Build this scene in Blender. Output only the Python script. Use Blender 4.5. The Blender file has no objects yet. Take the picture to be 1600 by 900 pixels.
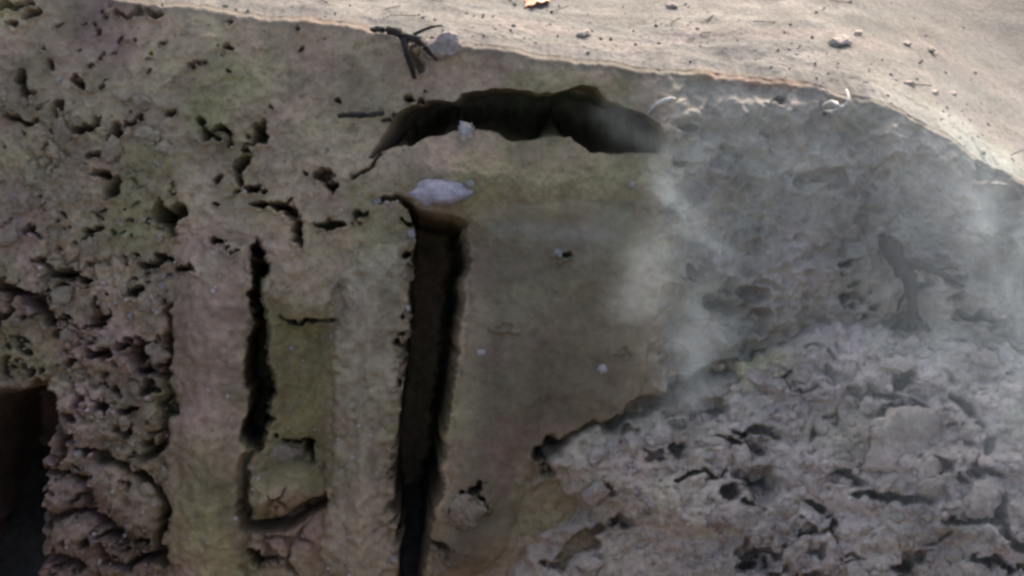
import bpy, math, random
import numpy as np
from mathutils import Vector, Matrix, noise as mnoise

random.seed(7)
rng = np.random.default_rng(11)
scene = bpy.context.scene
coll = scene.collection

# ------------------------------------------------------------------ camera, sky, sun, exposure
TILT = math.radians(30.0)            # the cut wall leans back, the camera looks square at it
DIST = 5.0
PPM = 400.0                          # photograph pixels per metre on the wall
U = Vector((1, 0, 0))
V = Vector((0, math.sin(TILT), math.cos(TILT)))
N = Vector((0, -math.cos(TILT), math.sin(TILT)))
cam_d = bpy.data.cameras.new('camera')
cam = bpy.data.objects.new('camera', cam_d)
coll.objects.link(cam)
cam.location = N * DIST
cam.rotation_euler = (math.radians(90) - TILT, 0, 0)
cam_d.sensor_width = 36.0
cam_d.lens = 36.0 * DIST / 4.0
cam_d.clip_end = 2000.0
scene.camera = cam

SUN_EL, SUN_AZ = math.radians(33.0), math.radians(14.0)     # behind the wall, a little to the right
world = bpy.data.worlds.new('World')
scene.world = world
world.use_nodes = True
wt = world.node_tree
sky = wt.nodes.new('ShaderNodeTexSky')
sky.sky_type = 'NISHITA'
sky.sun_disc = False
sky.sun_elevation = SUN_EL
sky.sun_rotation = SUN_AZ
sky.air_density = 1.0
sky.dust_density = 5.0
sky.ozone_density = 0.6
bg = wt.nodes['Background']
bg.inputs['Strength'].default_value = 0.15
wt.links.new(sky.outputs['Color'], bg.inputs['Color'])
sun_d = bpy.data.lights.new('sun', 'SUN')
sun_d.energy = 2.0
sun_d.angle = math.radians(0.5)
sun_d.color = (1.0, 0.93, 0.84)
sun = bpy.data.objects.new('sun', sun_d)
coll.objects.link(sun)
to_sun = Vector((math.sin(SUN_AZ) * math.cos(SUN_EL), math.cos(SUN_AZ) * math.cos(SUN_EL), math.sin(SUN_EL)))
sun.rotation_euler = to_sun.to_track_quat('Z', 'Y').to_euler()
sun.location = to_sun * 30
scene.view_settings.view_transform = 'Standard'
scene.view_settings.look = 'None'
scene.view_settings.gamma = 1.0
scene.view_settings.use_curve_mapping = False
scene.view_settings.exposure = 1.4
scene.render.engine = 'CYCLES'
scene.cycles.use_denoising = True
scene.cycles.max_bounces = 4
scene.cycles.volume_bounces = 1
scene.cycles.volume_step_rate = 4.0
scene.cycles.filter_width = 2.8

# ------------------------------------------------------------------ noise helpers
TAB = rng.random((8, 256, 256))

def vnoise(x, y, s=0):
    """smooth value noise, about -1..1"""
    t = TAB[s % 8]
    ox = 37 * s
    xi = np.floor(x).astype(np.int64); yi = np.floor(y).astype(np.int64)
    fx = x - xi; fy = y - yi
    fx = fx * fx * fx * (fx * (fx * 6 - 15) + 10); fy = fy * fy * fy * (fy * (fy * 6 - 15) + 10)
    a = t[(xi + ox) & 255, yi & 255]; b = t[(xi + 1 + ox) & 255, yi & 255]
    c = t[(xi + ox) & 255, (yi + 1) & 255]; d = t[(xi + 1 + ox) & 255, (yi + 1) & 255]
    return ((a * (1 - fx) + b * fx) * (1 - fy) + (c * (1 - fx) + d * fx) * fy) * 2 - 1

def fbm(x, y, s=0, o=4, g=0.5):
    r = np.zeros_like(x, dtype=float); a = 1.0; t = 0.0
    for k in range(o):
        r += a * vnoise(x * 2 ** k + 13.7 * k, y * 2 ** k - 7.1 * k, s + k); t += a; a *= g
    return r / t

def worley(x, y, s=0):
    """distances to the nearest two scattered points"""
    xi = np.floor(x).astype(np.int64); yi = np.floor(y).astype(np.int64)
    f1 = np.full(x.shape, 9.0); f2 = np.full(x.shape, 9.0)
    ta, tb = TAB[s % 8], TAB[(s + 3) % 8]
    for i in (-1, 0, 1):
        for j in (-1, 0, 1):
            cx = xi + i; cy = yi + j
            d = np.hypot(cx + ta[cx & 255, cy & 255] - x, cy + tb[cx & 255, cy & 255] - y)
            m = d < f1
            f2 = np.where(m, f1, np.minimum(f2, d)); f1 = np.where(m, d, f1)
    return f1, f2

def smooth(a, b, x):
    t = np.clip((x - a) / (b - a), 0, 1)
    return t * t * (3 - 2 * t)

def sdf(poly, x, y):
    """signed distance to a closed outline, negative inside"""
    d = np.full(x.shape, 1e9); ins = np.zeros(x.shape, bool)
    n = len(poly)
    for i in range(n):
        x0, y0 = poly[i]; x1, y1 = poly[(i + 1) % n]
        ex, ey = x1 - x0, y1 - y0
        wx, wy = x - x0, y - y0
        t = np.clip((wx * ex + wy * ey) / max(ex * ex + ey * ey, 1e-9), 0, 1)
        d = np.minimum(d, np.hypot(wx - t * ex, wy - t * ey))
        c = ((y0 <= y) != (y1 <= y)) & (x < (ex * (y - y0) / (ey if ey else 1e-9) + x0))
        ins ^= c
    return np.where(ins, -d, d)

def linedist(pts, x, y):
    """distance to an open line and the position along it"""
    d = np.full(x.shape, 1e9); tt = np.zeros(x.shape); n = len(pts) - 1
    for i in range(n):
        x0, y0 = pts[i]; x1, y1 = pts[i + 1]
        ex, ey = x1 - x0, y1 - y0
        t = np.clip(((x - x0) * ex + (y - y0) * ey) / (ex * ex + ey * ey), 0, 1)
        q = np.hypot(x - x0 - t * ex, y - y0 - t * ey)
        m = q < d
        d = np.where(m, q, d); tt = np.where(m, (i + t) / n, tt)
    return d, tt

# ------------------------------------------------------------------ materials
def nt_of(name):
    m = bpy.data.materials.new(name); m.use_nodes = True
    t = m.node_tree
    return m, t, t.nodes['Principled BSDF']

def node(t, kind, **kw):
    n = t.nodes.new('ShaderNode' + kind)
    for k, v in kw.items():
        if k in n.inputs: n.inputs[k].default_value = v
        else: setattr(n, k, v)
    return n

def soil(name, base=None, vary=0.35, rough=0.85, bump=0.5, scale=1.0, speck=0.25, spec=0.3):
    """earth: pigment from a vertex attribute or a fixed colour, mottled by noise, with a fine relief"""
    m, t, b = nt_of(name)
    tc = node(t, 'TexCoord')
    n1 = node(t, 'TexNoise', Scale=3.0 * scale, Detail=4.0, Roughness=0.6)
    n2 = node(t, 'TexNoise', Scale=28.0 * scale, Detail=3.0, Roughness=0.65)
    n3 = node(t, 'TexNoise', Scale=120.0 * scale, Detail=2.0, Roughness=0.7)
    geo = node(t, 'NewGeometry')
    for n in (n1, n2, n3): t.links.new(geo.outputs['Position'], n.inputs['Vector'])
    if base is None:
        at = node(t, 'Attribute', attribute_name='soil_tint'); col = at.outputs['Color']
    else:
        rgb = node(t, 'RGB'); rgb.outputs[0].default_value = (*base, 1); col = rgb.outputs[0]
    mr = node(t, 'MapRange'); mr.inputs['From Min'].default_value = 0.3; mr.inputs['From Max'].default_value = 0.7
    mr.inputs['To Min'].default_value = 1 - vary; mr.inputs['To Max'].default_value = 1 + vary
    t.links.new(n1.outputs['Fac'], mr.inputs['Value'])
    mr2 = node(t, 'MapRange'); mr2.inputs['From Min'].default_value = 0.3; mr2.inputs['From Max'].default_value = 0.7
    mr2.inputs['To Min'].default_value = 1 - speck; mr2.inputs['To Max'].default_value = 1 + speck
    t.links.new(n2.outputs['Fac'], mr2.inputs['Value'])
    mul = node(t, 'Math', operation='MULTIPLY')
    t.links.new(mr.outputs[0], mul.inputs[0]); t.links.new(mr2.outputs[0], mul.inputs[1])
    vm = node(t, 'VectorMath', operation='SCALE')
    t.links.new(col, vm.inputs[0]); t.links.new(mul.outputs[0], vm.inputs['Scale'])
    hs = node(t, 'HueSaturation', Saturation=1.0)
    hr = node(t, 'MapRange'); hr.inputs['From Min'].default_value = 0.3; hr.inputs['From Max'].default_value = 0.7
    hr.inputs['To Min'].default_value = 0.486; hr.inputs['To Max'].default_value = 0.514
    n4 = node(t, 'TexNoise', Scale=5.0 * scale, Detail=2.0)
    t.links.new(geo.outputs['Position'], n4.inputs['Vector'])
    t.links.new(n4.outputs['Fac'], hr.inputs['Value']); t.links.new(hr.outputs[0], hs.inputs['Hue'])
    t.links.new(vm.outputs[0], hs.inputs['Color'])
    t.links.new(hs.outputs[0], b.inputs['Base Color'])
    rr = node(t, 'MapRange'); rr.inputs['To Min'].default_value = max(0.2, rough - 0.25); rr.inputs['To Max'].default_value = min(1, rough + 0.15)
    t.links.new(n2.outputs['Fac'], rr.inputs['Value']); t.links.new(rr.outputs[0], b.inputs['Roughness'])
    b.inputs['Specular IOR Level'].default_value = spec
    ad = node(t, 'Math', operation='ADD')
    t.links.new(n2.outputs['Fac'], ad.inputs[0]); t.links.new(n3.outputs['Fac'], ad.inputs[1])
    bp = node(t, 'Bump', Strength=bump, Distance=0.012)
    t.links.new(ad.outputs[0], bp.inputs['Height']); t.links.new(bp.outputs[0], b.inputs['Normal'])
    return m

M_WALL = soil('damp_earth', None, 0.38, 0.85, 0.4)
M_CLAY = soil('smooth_wet_clay', None, 0.3, 0.75, 0.4, speck=0.2, spec=0.25)
M_GROUND = soil('dry_topsoil', None, 0.28, 0.95, 0.7, 1.6, speck=0.35)
M_HEAP = soil('spoil_earth', None, 0.3, 0.85, 0.45)
M_CLOD = soil('earth_clod', (0.40, 0.32, 0.262), 0.3, 0.85, 0.6, 2.0)
M_CLODB = soil('brown_earth_clod', (0.28, 0.212, 0.145), 0.3, 0.85, 0.6, 2.0)
M_YELLOW = soil('yellowish_earth', (0.40, 0.325, 0.215), 0.3, 0.85, 0.6, 2.0)
M_STONE = soil('pale_stone', (0.30, 0.26, 0.23), 0.5, 0.65, 0.3, 3.0, spec=0.5)
M_SLICK = soil('highlight_tinted_clay', (0.32, 0.27, 0.28), 0.5, 0.5, 0.3, 2.0, 0.2, spec=0.5)  # pale purple is a highlight on the clay put into its colour
M_ROOT = soil('dark_root_bark', (0.035, 0.026, 0.021), 0.3, 0.8, 0.6, 4.0)
M_STRAW = soil('dry_straw', (0.24, 0.20, 0.13), 0.3, 0.8, 0.2, 5.0)
M_SCRAP = soil('pale_scrap', (0.45, 0.42, 0.36), 0.15, 0.5, 0.2, 4.0)
M_ORANGE = soil('orange_scrap', (0.55, 0.2, 0.09), 0.2, 0.6, 0.2, 4.0)
M_PINK = soil('pinkish_stem', (0.36, 0.27, 0.25), 0.2, 0.7, 0.2, 5.0)

# ------------------------------------------------------------------ the cut wall: one sculpted sheet, then split into its pieces
LIP = [(-520, -75), (-300, -55), (0, -28), (200, -8), (330, 8), (450, 22), (600, 42), (720, 60), (850, 82), (1000, 102), (1100, 108), (1280, 133),
       (1400, 165), (1480, 208), (1530, 250), (1600, 285), (1700, 360), (1850, 430), (2150, 480)]
lx = np.array([p[0] for p in LIP], float); ly = np.array([p[1] for p in LIP], float)

STEP = 2.4
cols = np.arange(-520, 2121, STEP)
NR, NG = 500, 130
lipy = np.interp(cols, lx, ly)
k = np.ones(9) / 9
lipy = np.convolve(np.pad(lipy, 4, mode='edge'), k, 'valid')
lipy = lipy + 4 * vnoise(cols / 60, cols * 0, 2) + 1.6 * vnoise(cols / 17, cols * 0 + 3, 3) + 0.8 * vnoise(cols / 7, cols * 0 + 5, 4)
tt = np.linspace(0, 1, NR)
PY = 1180 + (lipy[None, :] - 1180) * tt[:, None]
PX = np.broadcast_to(cols[None, :], PY.shape).copy()

CAVITY = [(582, 248), (598, 214), (612, 192), (632, 172), (660, 164), (708, 160), (722, 147), (770, 142), (800, 148), (832, 147), (868, 152), (900, 141),
          (926, 145), (942, 160), (975, 172), (1002, 186), (1027, 204), (1038, 226), (1028, 242), (1000, 236), (962, 242), (925, 238), (896, 215), (872, 203),
          (848, 207), (826, 215), (800, 215), (772, 210), (735, 206), (712, 204), (690, 213), (664, 214), (640, 226), (616, 216)]
CAVITY_IN = [(596, 232), (620, 200), (660, 176), (720, 164), (800, 158), (880, 160), (940, 170), (990, 188), (1022, 210), (1030, 232), (960, 236), (900, 210), (830, 206), (760, 202), (690, 202), (640, 218)]
SLIT = [(628, 312), (640, 318), (664, 334), (700, 340), (727, 352), (733, 400), (725, 470), (717, 540), (707, 600), (702, 650), (697, 705), (690, 765),
        (672, 832), (662, 905), (655, 1250), (612, 1250), (626, 900), (620, 800), (622, 690), (634, 620), (643, 500), (649, 420), (652, 352), (640, 332)]
SLAB = [(735, 345), (800, 322), (900, 318), (985, 330), (1010, 400), (1012, 500), (1000, 600), (990, 660), (880, 705), (835, 740), (790, 860), (745, 905),
        (672, 905), (684, 832), (700, 765), (708, 700), (718, 600), (732, 480), (742, 400)]
PILLAR_A = [(282, 400), (330, 372), (398, 384), (396, 520), (390, 700), (384, 900), (384, 1250), (262, 1250), (262, 900), (266, 700), (272, 520)]
PILLAR_B = [(530, 430), (560, 392), (640, 370), (646, 430), (640, 520), (630, 620), (618, 700), (616, 800), (622, 900), (608, 1250), (496, 1250), (500, 900), (512, 700), (522, 560)]
RECESS = [(420, 470), (470, 490), (522, 500), (520, 600), (512, 700), (504, 775), (470, 745), (410, 770), (402, 700), (414, 600)]
LEDGE = [(396, 742), (430, 730), (500, 720), (504, 778), (450, 798), (402, 812), (392, 780)]
UNDER = [(394, 815), (440, 808), (504, 778), (506, 796), (470, 814), (420, 824), (398, 824)]
HOLE = [(-70, 660), (-40, 630), (0, 618), (30, 606), (62, 600), (92, 630), (92, 668), (74, 705), (74, 760), (62, 820), (60, 960), (40, 1000), (-70, 960), (-80, 800)]
GROOVE = [(399, 380), (410, 375), (416, 430), (414, 500), (424, 560), (424, 640), (416, 692), (398, 700), (386, 690), (392, 620), (390, 560), (400, 500), (404, 440)]
BLOCK_A = [(137, 716), (214, 731), (243, 770), (249, 822), (206, 832), (158, 798), (136, 760)]
BLOCK_B = [(74, 748), (128, 757), (143, 792), (92, 800), (70, 778)]
BLOCK_C = [(70, 808), (118, 806), (150, 808), (203, 842), (196, 872), (130, 868), (70, 862)]
BLOCK_D = [(100, 600), (190, 606), (205, 650), (190, 700), (140, 700), (100, 670)]

PITS = [  # x, y, half width, half height, turn in degrees, depth
    (22, 34, 16, 8, 30, .12), (52, 22, 10, 7, -20, .10), (16, 6, 30, 6, 0, .10), (38, 132, 8, 15, -20, .12), (125, 130, 16, 6, 35, .12), (80, 100, 8, 8, 0, .08),
    (35, 187, 18, 5, 5, .12), (130, 197, 20, 9, -10, .13), (186, 204, 18, 18, 40, .16), (222, 189, 7, 6, 0, .10), (272, 173, 10, 6, 0, .07), (160, 272, 20, 7, 5, .14),
    (172, 292, 11, 15, 20, .15), (142, 245, 9, 6, 0, .10), (312, 194, 7, 7, 0, .1), (345, 206, 18, 5, 15, .14), (326, 214, 9, 12, -30, .1), (408, 212, 11, 14, 0, .15), (384, 262, 7, 20, 20, .14),
    (350, 279, 10, 7, 0, .1), (395, 297, 20, 5, -5, .12), (362, 222, 8, 10, 0, .1), (500, 272, 20, 6, 15, .1), (522, 292, 6, 14, -20, .12), (262, 332, 20, 18, 20, .2), (275, 350, 8, 18, 10, .18), (248, 322, 10, 6, 45, .15),
    (45, 365, 15, 6, 10, .12), (66, 411, 16, 5, 20, .11), (96, 434, 22, 6, 25, .14), (340, 375, 12, 5, 0, .1), (250, 405, 18, 6, -10, .13), (226, 418, 7, 7, 0, .1),
    (295, 423, 16, 6, 10, .12), (205, 460, 12, 7, 20, .12), (20, 462, 26, 10, 25, .22), (58, 475, 16, 11, 10, .22), (6, 498, 14, 14, 0, .2), (78, 505, 8, 7, 0, .12), (92, 520, 10, 7, 30, .12),
    (164, 502, 11, 20, -20, .18), (160, 553, 16, 14, 0, .2), (210, 558, 24, 16, 10, .22), (188, 545, 10, 8, 0, .14), (226, 582, 14, 8, 30, .14), (46, 580, 8, 9, 0, .13), (70, 580, 7, 7, 0, .1),
    (8, 572, 9, 14, 0, .14), (262, 560, 8, 22, 0, .14), (450, 330, 24, 7, 25, .14), (465, 362, 8, 22, -10, .16), (413, 326, 16, 6, 5, .12), (515, 350, 16, 5, 0, .12), (560, 340, 8, 5, 0, .08), (405, 405, 7, 18, 0, .12),
    (112, 684, 12, 8, 0, .15), (236, 702, 14, 12, 0, .16), (260, 638, 12, 11, 0, .14), (205, 640, 12, 5, 15, .1), (200, 673, 14, 5, 0, .1), (78, 820, 8, 8, 0, .13), (134, 846, 8, 6, 0, .1),
    (256, 830, 8, 34, 0, .15), (262, 862, 14, 10, 0, .15), (455, 692, 24, 5, 10, .14), (478, 706, 6, 14, -20, .14), (405, 865, 10, 8, 30, .12), (418, 878, 14, 5, 10, .1), (480, 505, 34, 5, 5, .07),
    (730, 772, 26, 5, -38, .06), (752, 780, 16, 5, 45, .05), (690, 855, 20, 8, 40, .06), (880, 398, 10, 6, 0, .03), (1150, 488, 46, 24, 5, .14), (1160, 460, 30, 20, 0, .08), (1128, 248, 24, 20, 0, .05), (1292, 280, 20, 18, 0, .05),
    (1060, 200, 20, 12, 0, .03), (960, 700, 60, 18, -28, .1), (890, 708, 46, 15, -25, .24), (1330, 470, 22, 9, -10, .1), (1368, 486, 9, 6, 20, .08), (1352, 500, 10, 6, 50, .06), (1495, 440, 12, 9, 0, .1), (1490, 462, 14, 6, 0, .1), (1500, 492, 16, 8, 0, .1), (1545, 505, 22, 9, 25, .12),  # the two slanting pits by the heap edge are sunk to make its shadow
    (1410, 505, 30, 10, 0, .07), (1440, 555, 30, 8, 5, .08), (1535, 268, 16, 12, 20, .12), (1556, 280, 20, 8, 10, .08), (1210, 164, 10, 5, 0, .06), (1600, 560, 30, 12, 0, .08), (215, 20, 30, 6, 0, .05), (240, 18, 14, 6, 0, .07), (640, 60, 14, 8, 40, .08), (650, 95, 10, 20, -30, .07)]
SMALL_PITS = []
pr = random.Random(3)
while len(SMALL_PITS) < 150:
    x, y = pr.uniform(-20, 285), pr.uniform(0, 900)
    clump = mnoise.noise(Vector((x / 70, y / 70, 3.3))) + mnoise.noise(Vector((x / 25, y / 25, 1.3))) * 0.5
    if clump < 0.25 - 0.12 * (y > 420) + 0.15 * (y < 130): continue
    a = pr.choice((2.5, 3, 3.5, 4, 5, 7, 9)); SMALL_PITS.append((x, y, a * pr.uniform(1, 1.8), a * pr.uniform(.6, 1), pr.uniform(-50, 50), 0.04 + a * 0.009))
for _ in range(330):                                        # fine broken specks
    x, y = pr.uniform(-20, 270), pr.uniform(20, 900)
    if mnoise.noise(Vector((x / 55, y / 55, 7.7))) < -0.02: continue
    a = pr.uniform(1.8, 3.2); SMALL_PITS.append((x, y, a * pr.uniform(1, 2.2), a, pr.uniform(-40, 40), pr.uniform(.03, .06)))
for _ in range(60):
    x, y = pr.uniform(280, 660), pr.uniform(30, 420)
    if mnoise.noise(Vector((x / 60, y / 60, 9.1))) < 0.05: continue
    a = pr.choice((3, 4, 5, 6)); SMALL_PITS.append((x, y, a * pr.uniform(1, 1.8), a * pr.uniform(.6, 1), pr.uniform(-50, 50), 0.03 + a * 0.009))
for _ in range(12):
    x, y = pr.uniform(1050, 1620), pr.uniform(170, 520)
    a = pr.choice((5, 7, 10, 14)); SMALL_PITS.append((x, y, a * pr.uniform(1, 2), a * pr.uniform(.6, 1), pr.uniform(-40, 30), 0.02 + a * 0.003))
for _ in range(26):                                         # chipped left edge of the wide slit
    y = pr.uniform(330, 900); SMALL_PITS.append((np.interp(y, (330, 500, 690, 900), (650, 643, 622, 626)) - pr.uniform(0, 10), y, pr.uniform(4, 10), pr.uniform(3, 6), pr.uniform(-30, 30), .1))
for _ in range(2):                                         # marks on the clay face
    x, y = pr.uniform(735, 990), pr.uniform(345, 690); SMALL_PITS.append((x, y, pr.uniform(5, 18), pr.uniform(3, 7), pr.uniform(-30, 30), pr.uniform(.006, .016)))
CRACKS_AND_SHADE_CUTS = [  # lines, half width, depth
    ([(128, 702), (165, 714), (212, 731)], 6, .16), ([(85, 738), (105, 742), (132, 752), (142, 785), (152, 800)], 5, .15), ([(222, 736), (240, 752), (258, 778), (262, 800)], 8, .2),
    ([(70, 802), (120, 800), (152, 800), (176, 818), (206, 838)], 5, .16), ([(58, 876), (90, 868), (132, 880)], 8, .18), ([(198, 886), (230, 876), (262, 868)], 8, .18),
    ([(252, 806), (252, 860)], 6, .16), ([(388, 700), (384, 760), (388, 815)], 8, .12), ([(95, 640), (102, 700), (90, 740)], 5, .14), ([(165, 862), (170, 880), (190, 880)], 4, .1), ([(0, 440), (30, 462), (74, 482), (78, 500)], 7, .18),
    ([(272, 480), (266, 560), (262, 640), (258, 700)], 7, .1), ([(600, 240), (575, 262), (545, 280)], 4, .08), ([(640, 318), (625, 312), (600, 318)], 5, .1), ([(836, 712), (870, 700), (930, 680), (985, 668)], 9, .16),
    ([(846, 706), (900, 690), (962, 664), (1060, 610), (1140, 576)], 16, .13), ([(1180, 552), (1215, 545), (1250, 532)], 6, .1)]  # lines along the heap edge are grooves added to make its dark shadow

def wall_depth(px, py):
    wx = px + 7 * vnoise(px / 22, py / 22, 1) + 4 * vnoise(px / 9, py / 9, 2)
    wy = py + 7 * vnoise(px / 22, py / 22, 3) + 4 * vnoise(px / 9, py / 9, 4)
    sx = px + 5 * vnoise(px / 40, py / 40, 5) + 2 * vnoise(px / 14, py / 14, 6)
    sy = py + 5 * vnoise(px / 40, py / 40, 6) + 2 * vnoise(px / 14, py / 14, 7)
    ex = 11 * vnoise(px / 60 + 3, py / 75, 4); dpa = sdf(PILLAR_A, wx + ex, wy); dpb = sdf(PILLAR_B, wx + ex * smooth(620, 560, px), wy); dsl = sdf(SLAB, sx, sy); drec = sdf(RECESS, sx, sy)
    # how broken the earth is
    rough = 0.22 + 0.42 * smooth(330, 200, px) * smooth(330, 640, py) + 0.22 * smooth(330, 180, px) * smooth(120, 300, py) + 0.35 * smooth(600, 450, px) * smooth(60, 200, py) + 0.25 * smooth(120, 0, px) * smooth(140, 60, py)
    rough = np.where(px > 1000, 0.38, rough)
    for d, q in ((dpa, 0.12), (dpb, 0.2), (dsl, 0.12), (drec, 0.12)):
        rough = rough * (1 - (1 - q) * smooth(12, -12, d))
    n = 0.05 * fbm(px / 330, py / 330, 1, 3) + 0.03 * fbm(px / 120, py / 120, 2, 3)
    n += rough * (0.036 * fbm(px / 46, py / 46, 3, 4, 0.55) + 0.02 * fbm(px / 15, py / 15, 5, 3, 0.6))
    n += 0.012 * (1 - 0.7 * smooth(8, -8, dsl)) * (1 - 0.5 * smooth(8, -8, np.minimum(dpa, dpb))) * fbm(px / 12, py / 12, 4, 3, 0.6)
    # cloddy, cracked earth
    f1, f2 = worley(wx / 58, wy / 58, 1)
    e1 = smooth(0.14, 0.02, f2 - f1) * smooth(0.0, 0.4, fbm(px / 95, py / 95, 6, 2)) * smooth(0.4, 0.8, rough) * smooth(540, 680, py)
    f3, f4 = worley(wx / 24, wy / 24, 2)
    e2 = smooth(0.18, 0.03, f4 - f3) * smooth(0.15, 0.5, fbm(px / 70, py / 70, 7, 2)) * smooth(0.45, 0.9, rough)
    n -= 0.11 * e1 + 0.035 * e2
    n += smooth(0.4, 0.8, rough) * smooth(480, 660, py) * (0.03 * np.sqrt(np.clip(1 - f1, 0, 1)) + 0.02 * np.sqrt(np.clip(1 - f3, 0, 1)))
    # pillars left standing between the grooves, the worn recess and the smooth slab
    n += 0.10 * np.sqrt(np.clip(-dpa / 60, 0, 1)) + 0.13 * np.sqrt(np.clip(-dpb / 62, 0, 1))
    n += 0.007 * vnoise(px / 11 + 0.4 * vnoise(px / 60, py / 60, 2), py / 190, 5) * smooth(10, -10, np.minimum(dpa, dpb)) + 0.010 * vnoise(px / 26, py / 260, 3) * smooth(10, -10, np.minimum(dpa, dpb))
    n -= 0.10 * smooth(14, -42, drec)
    n += 0.06 * np.sqrt(np.clip(-dsl / 90, 0, 1)) - smooth(20, -60, dsl) * (0.03 * fbm(px / 90, py / 140, 2, 3) + 0.008 * fbm(px / 30, py / 40, 5, 4, 0.6))
    # rounded shelf under the hollow, then the slab dropping from it
    n += 0.11 * smooth(600, 700, px) * smooth(1090, 980, px) * np.exp(-((py - 285) / 52) ** 2)
    # lumpy washed wall on the right
    rg = smooth(985, 1060, px)
    n += rg * (0.08 * fbm(px / 110, py / 90, 4, 3) + 0.055 * fbm(px / 42, py / 36, 6, 4, 0.6) + 0.016 * fbm(px / 13, py / 11, 3, 2))
    n += 0.10 * np.exp(-((px - 1040 - 18 * vnoise(py / 80, py * 0, 3)) / 34) ** 2) * smooth(160, 230, py) * smooth(680, 560, py)
    # ledge
    dl = sdf(LEDGE, sx, sy)
    n += 0.13 * np.sqrt(np.clip(-dl / 30, 0, 1))
    n -= 0.24 * smooth(5, -4, sdf(UNDER, sx, sy))
    for blk, h in ((BLOCK_A, .06), (BLOCK_B, .05), (BLOCK_C, .05), (BLOCK_D, .04)):
        n += h * np.sqrt(np.clip(-sdf(blk, wx, wy) / 22, 0, 1))
    # pits and cracks, and cuts added to hold shadow along the heap edge
    cx = px[0]
    for (x, y, a, b, deg, dep) in PITS + SMALL_PITS:
        R_ = 3 * max(a, b) + 14
        c0, c1 = np.searchsorted(cx, (x - R_, x + R_))
        if c1 - c0 < 2: continue
        sl = np.s_[:, c0:c1]
        m = np.abs(py[sl] - y) < R_
        if not m.any(): continue
        qx, qy = px[sl][m], py[sl][m]
        c, s = math.cos(math.radians(deg)), math.sin(math.radians(deg))
        dx, dy = wx[sl][m] - x, wy[sl][m] - y
        e = min(a, b)
        r = np.hypot((dx * c + dy * s) / a, (-dx * s + dy * c) / b) + 0.55 * vnoise(qx / (e * 1.1 + 2) + x, qy / (e * 0.9 + 2), 2) + 0.25 * vnoise(qx / (e * 0.4 + 1.5), qy / (e * 0.4 + 1.5) + y, 5)
        add = -dep * 1.9 * smooth(1.2, 0.55, r) * np.clip(0.72 - 0.45 * dy / b, 0.2, 1.2)
        add += 0.018 * np.exp(-((r - 1.45) / 0.35) ** 2) * smooth(-0.3, 0.8, dy / b)
        v_ = n[sl]; v_[m] += add
    for pts, w, dep in CRACKS_AND_SHADE_CUTS:
        d, t = linedist(pts, wx, wy)
        n -= dep * smooth(w * 1.15, w * 0.4, d)
    # deep openings
    n -= 0.7 * smooth(3, -4, sdf(GROOVE, wx, wy))
    n -= 1.25 * smooth(2, -5, sdf(SLIT, sx * .5 + wx * .5, sy))
    n -= 0.45 * smooth(3, -4, sdf(CAVITY, sx, sy)) + 0.6 * smooth(6, -8, sdf(CAVITY_IN, sx, sy))
    dh = sdf(HOLE, wx, wy)
    n -= 1.5 * smooth(6, -16, dh)
    # holes widen behind their mouths: the hollow upwards, the slits to the left
    up = 0.10 * smooth(5, -8, sdf(CAVITY, sx, sy)) * smooth(235, 190, py) + 0.22 * smooth(4, -16, sdf(CAVITY_IN, sx, sy))
    left = 0.14 * smooth(4, -9, sdf(SLIT, sx * .5 + wx * .5, sy)) + 0.12 * smooth(5, -6, sdf(GROOVE, wx, wy)) + 0.25 * smooth(6, -16, dh)
    return n, up, left

def base_n(px, py=None):
    """the pit rim bends round towards the viewer on the right"""
    b = 0.62 * smooth(1000, 1750, px) + 0.25 * smooth(-100, -520, px)
    return b

def to_world(px, py, n, up=0.0, left=0.0):
    s = 1 - base_n(px) / DIST
    u = (px - 800) / PPM * s - left; v = (450 - py) / PPM * s + up
    nn = n + base_n(px)
    x = u * U.x; y = v * V.y + nn * N.y; z = v * V.z + nn * N.z
    return np.stack([x + 0 * y, y, z], -1)

D, UPW, LEFTW = wall_depth(PX, PY)
DL = 0.35 + 0.65 * smooth(2, 60, PY - lipy[None, :])         # calm down right at the rim
near_lip = smooth(16, 0, PY - lipy[None, :])
D = np.where(PY < lipy[None, :] + 90, D * DL, D) - 0.03 * near_lip ** 2
WALL = to_world(PX, PY, D, UPW, LEFTW)
# ground behind the rim
g = np.linspace(0, 1, NG + 1)[1:]
gd = 1.2 * g + 10.0 * g ** 5
rim = WALL[-1]
gx = np.broadcast_to(rim[None, :, 0], (NG, len(cols)))
gy = rim[None, :, 1] + gd[:, None]
GZ = 1.0
rel = smooth(0.5, 5.0, gd)[:, None]
rise = 0.012 * smooth(0, 0.12, gd)[:, None]
kk_ = np.hanning(121); kk_ /= kk_.sum()
rimz = np.convolve(np.pad(rim[:, 2], 60, mode='edge'), kk_, 'valid')
nearrim = smooth(0.3, 0.0, gd)[:, None]
gz = (rim[None, :, 2] * nearrim + rimz[None, :] * (1 - nearrim)) * (1 - rel) + GZ * rel + rise
q = smooth(0.0, 0.1, gd)[:, None]
gz = gz + q * (0.022 * fbm(gx / 0.8, gy / 0.6, 1, 3) * smooth(0.1, 0.6, gd)[:, None] + 0.010 * fbm(gx / 0.12, gy / 0.09, 2, 4, 0.6)) * (1 - 0.75 * smooth(1.15, 1.6, gx) * smooth(0.75, 0.3, gd)[:, None])
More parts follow.
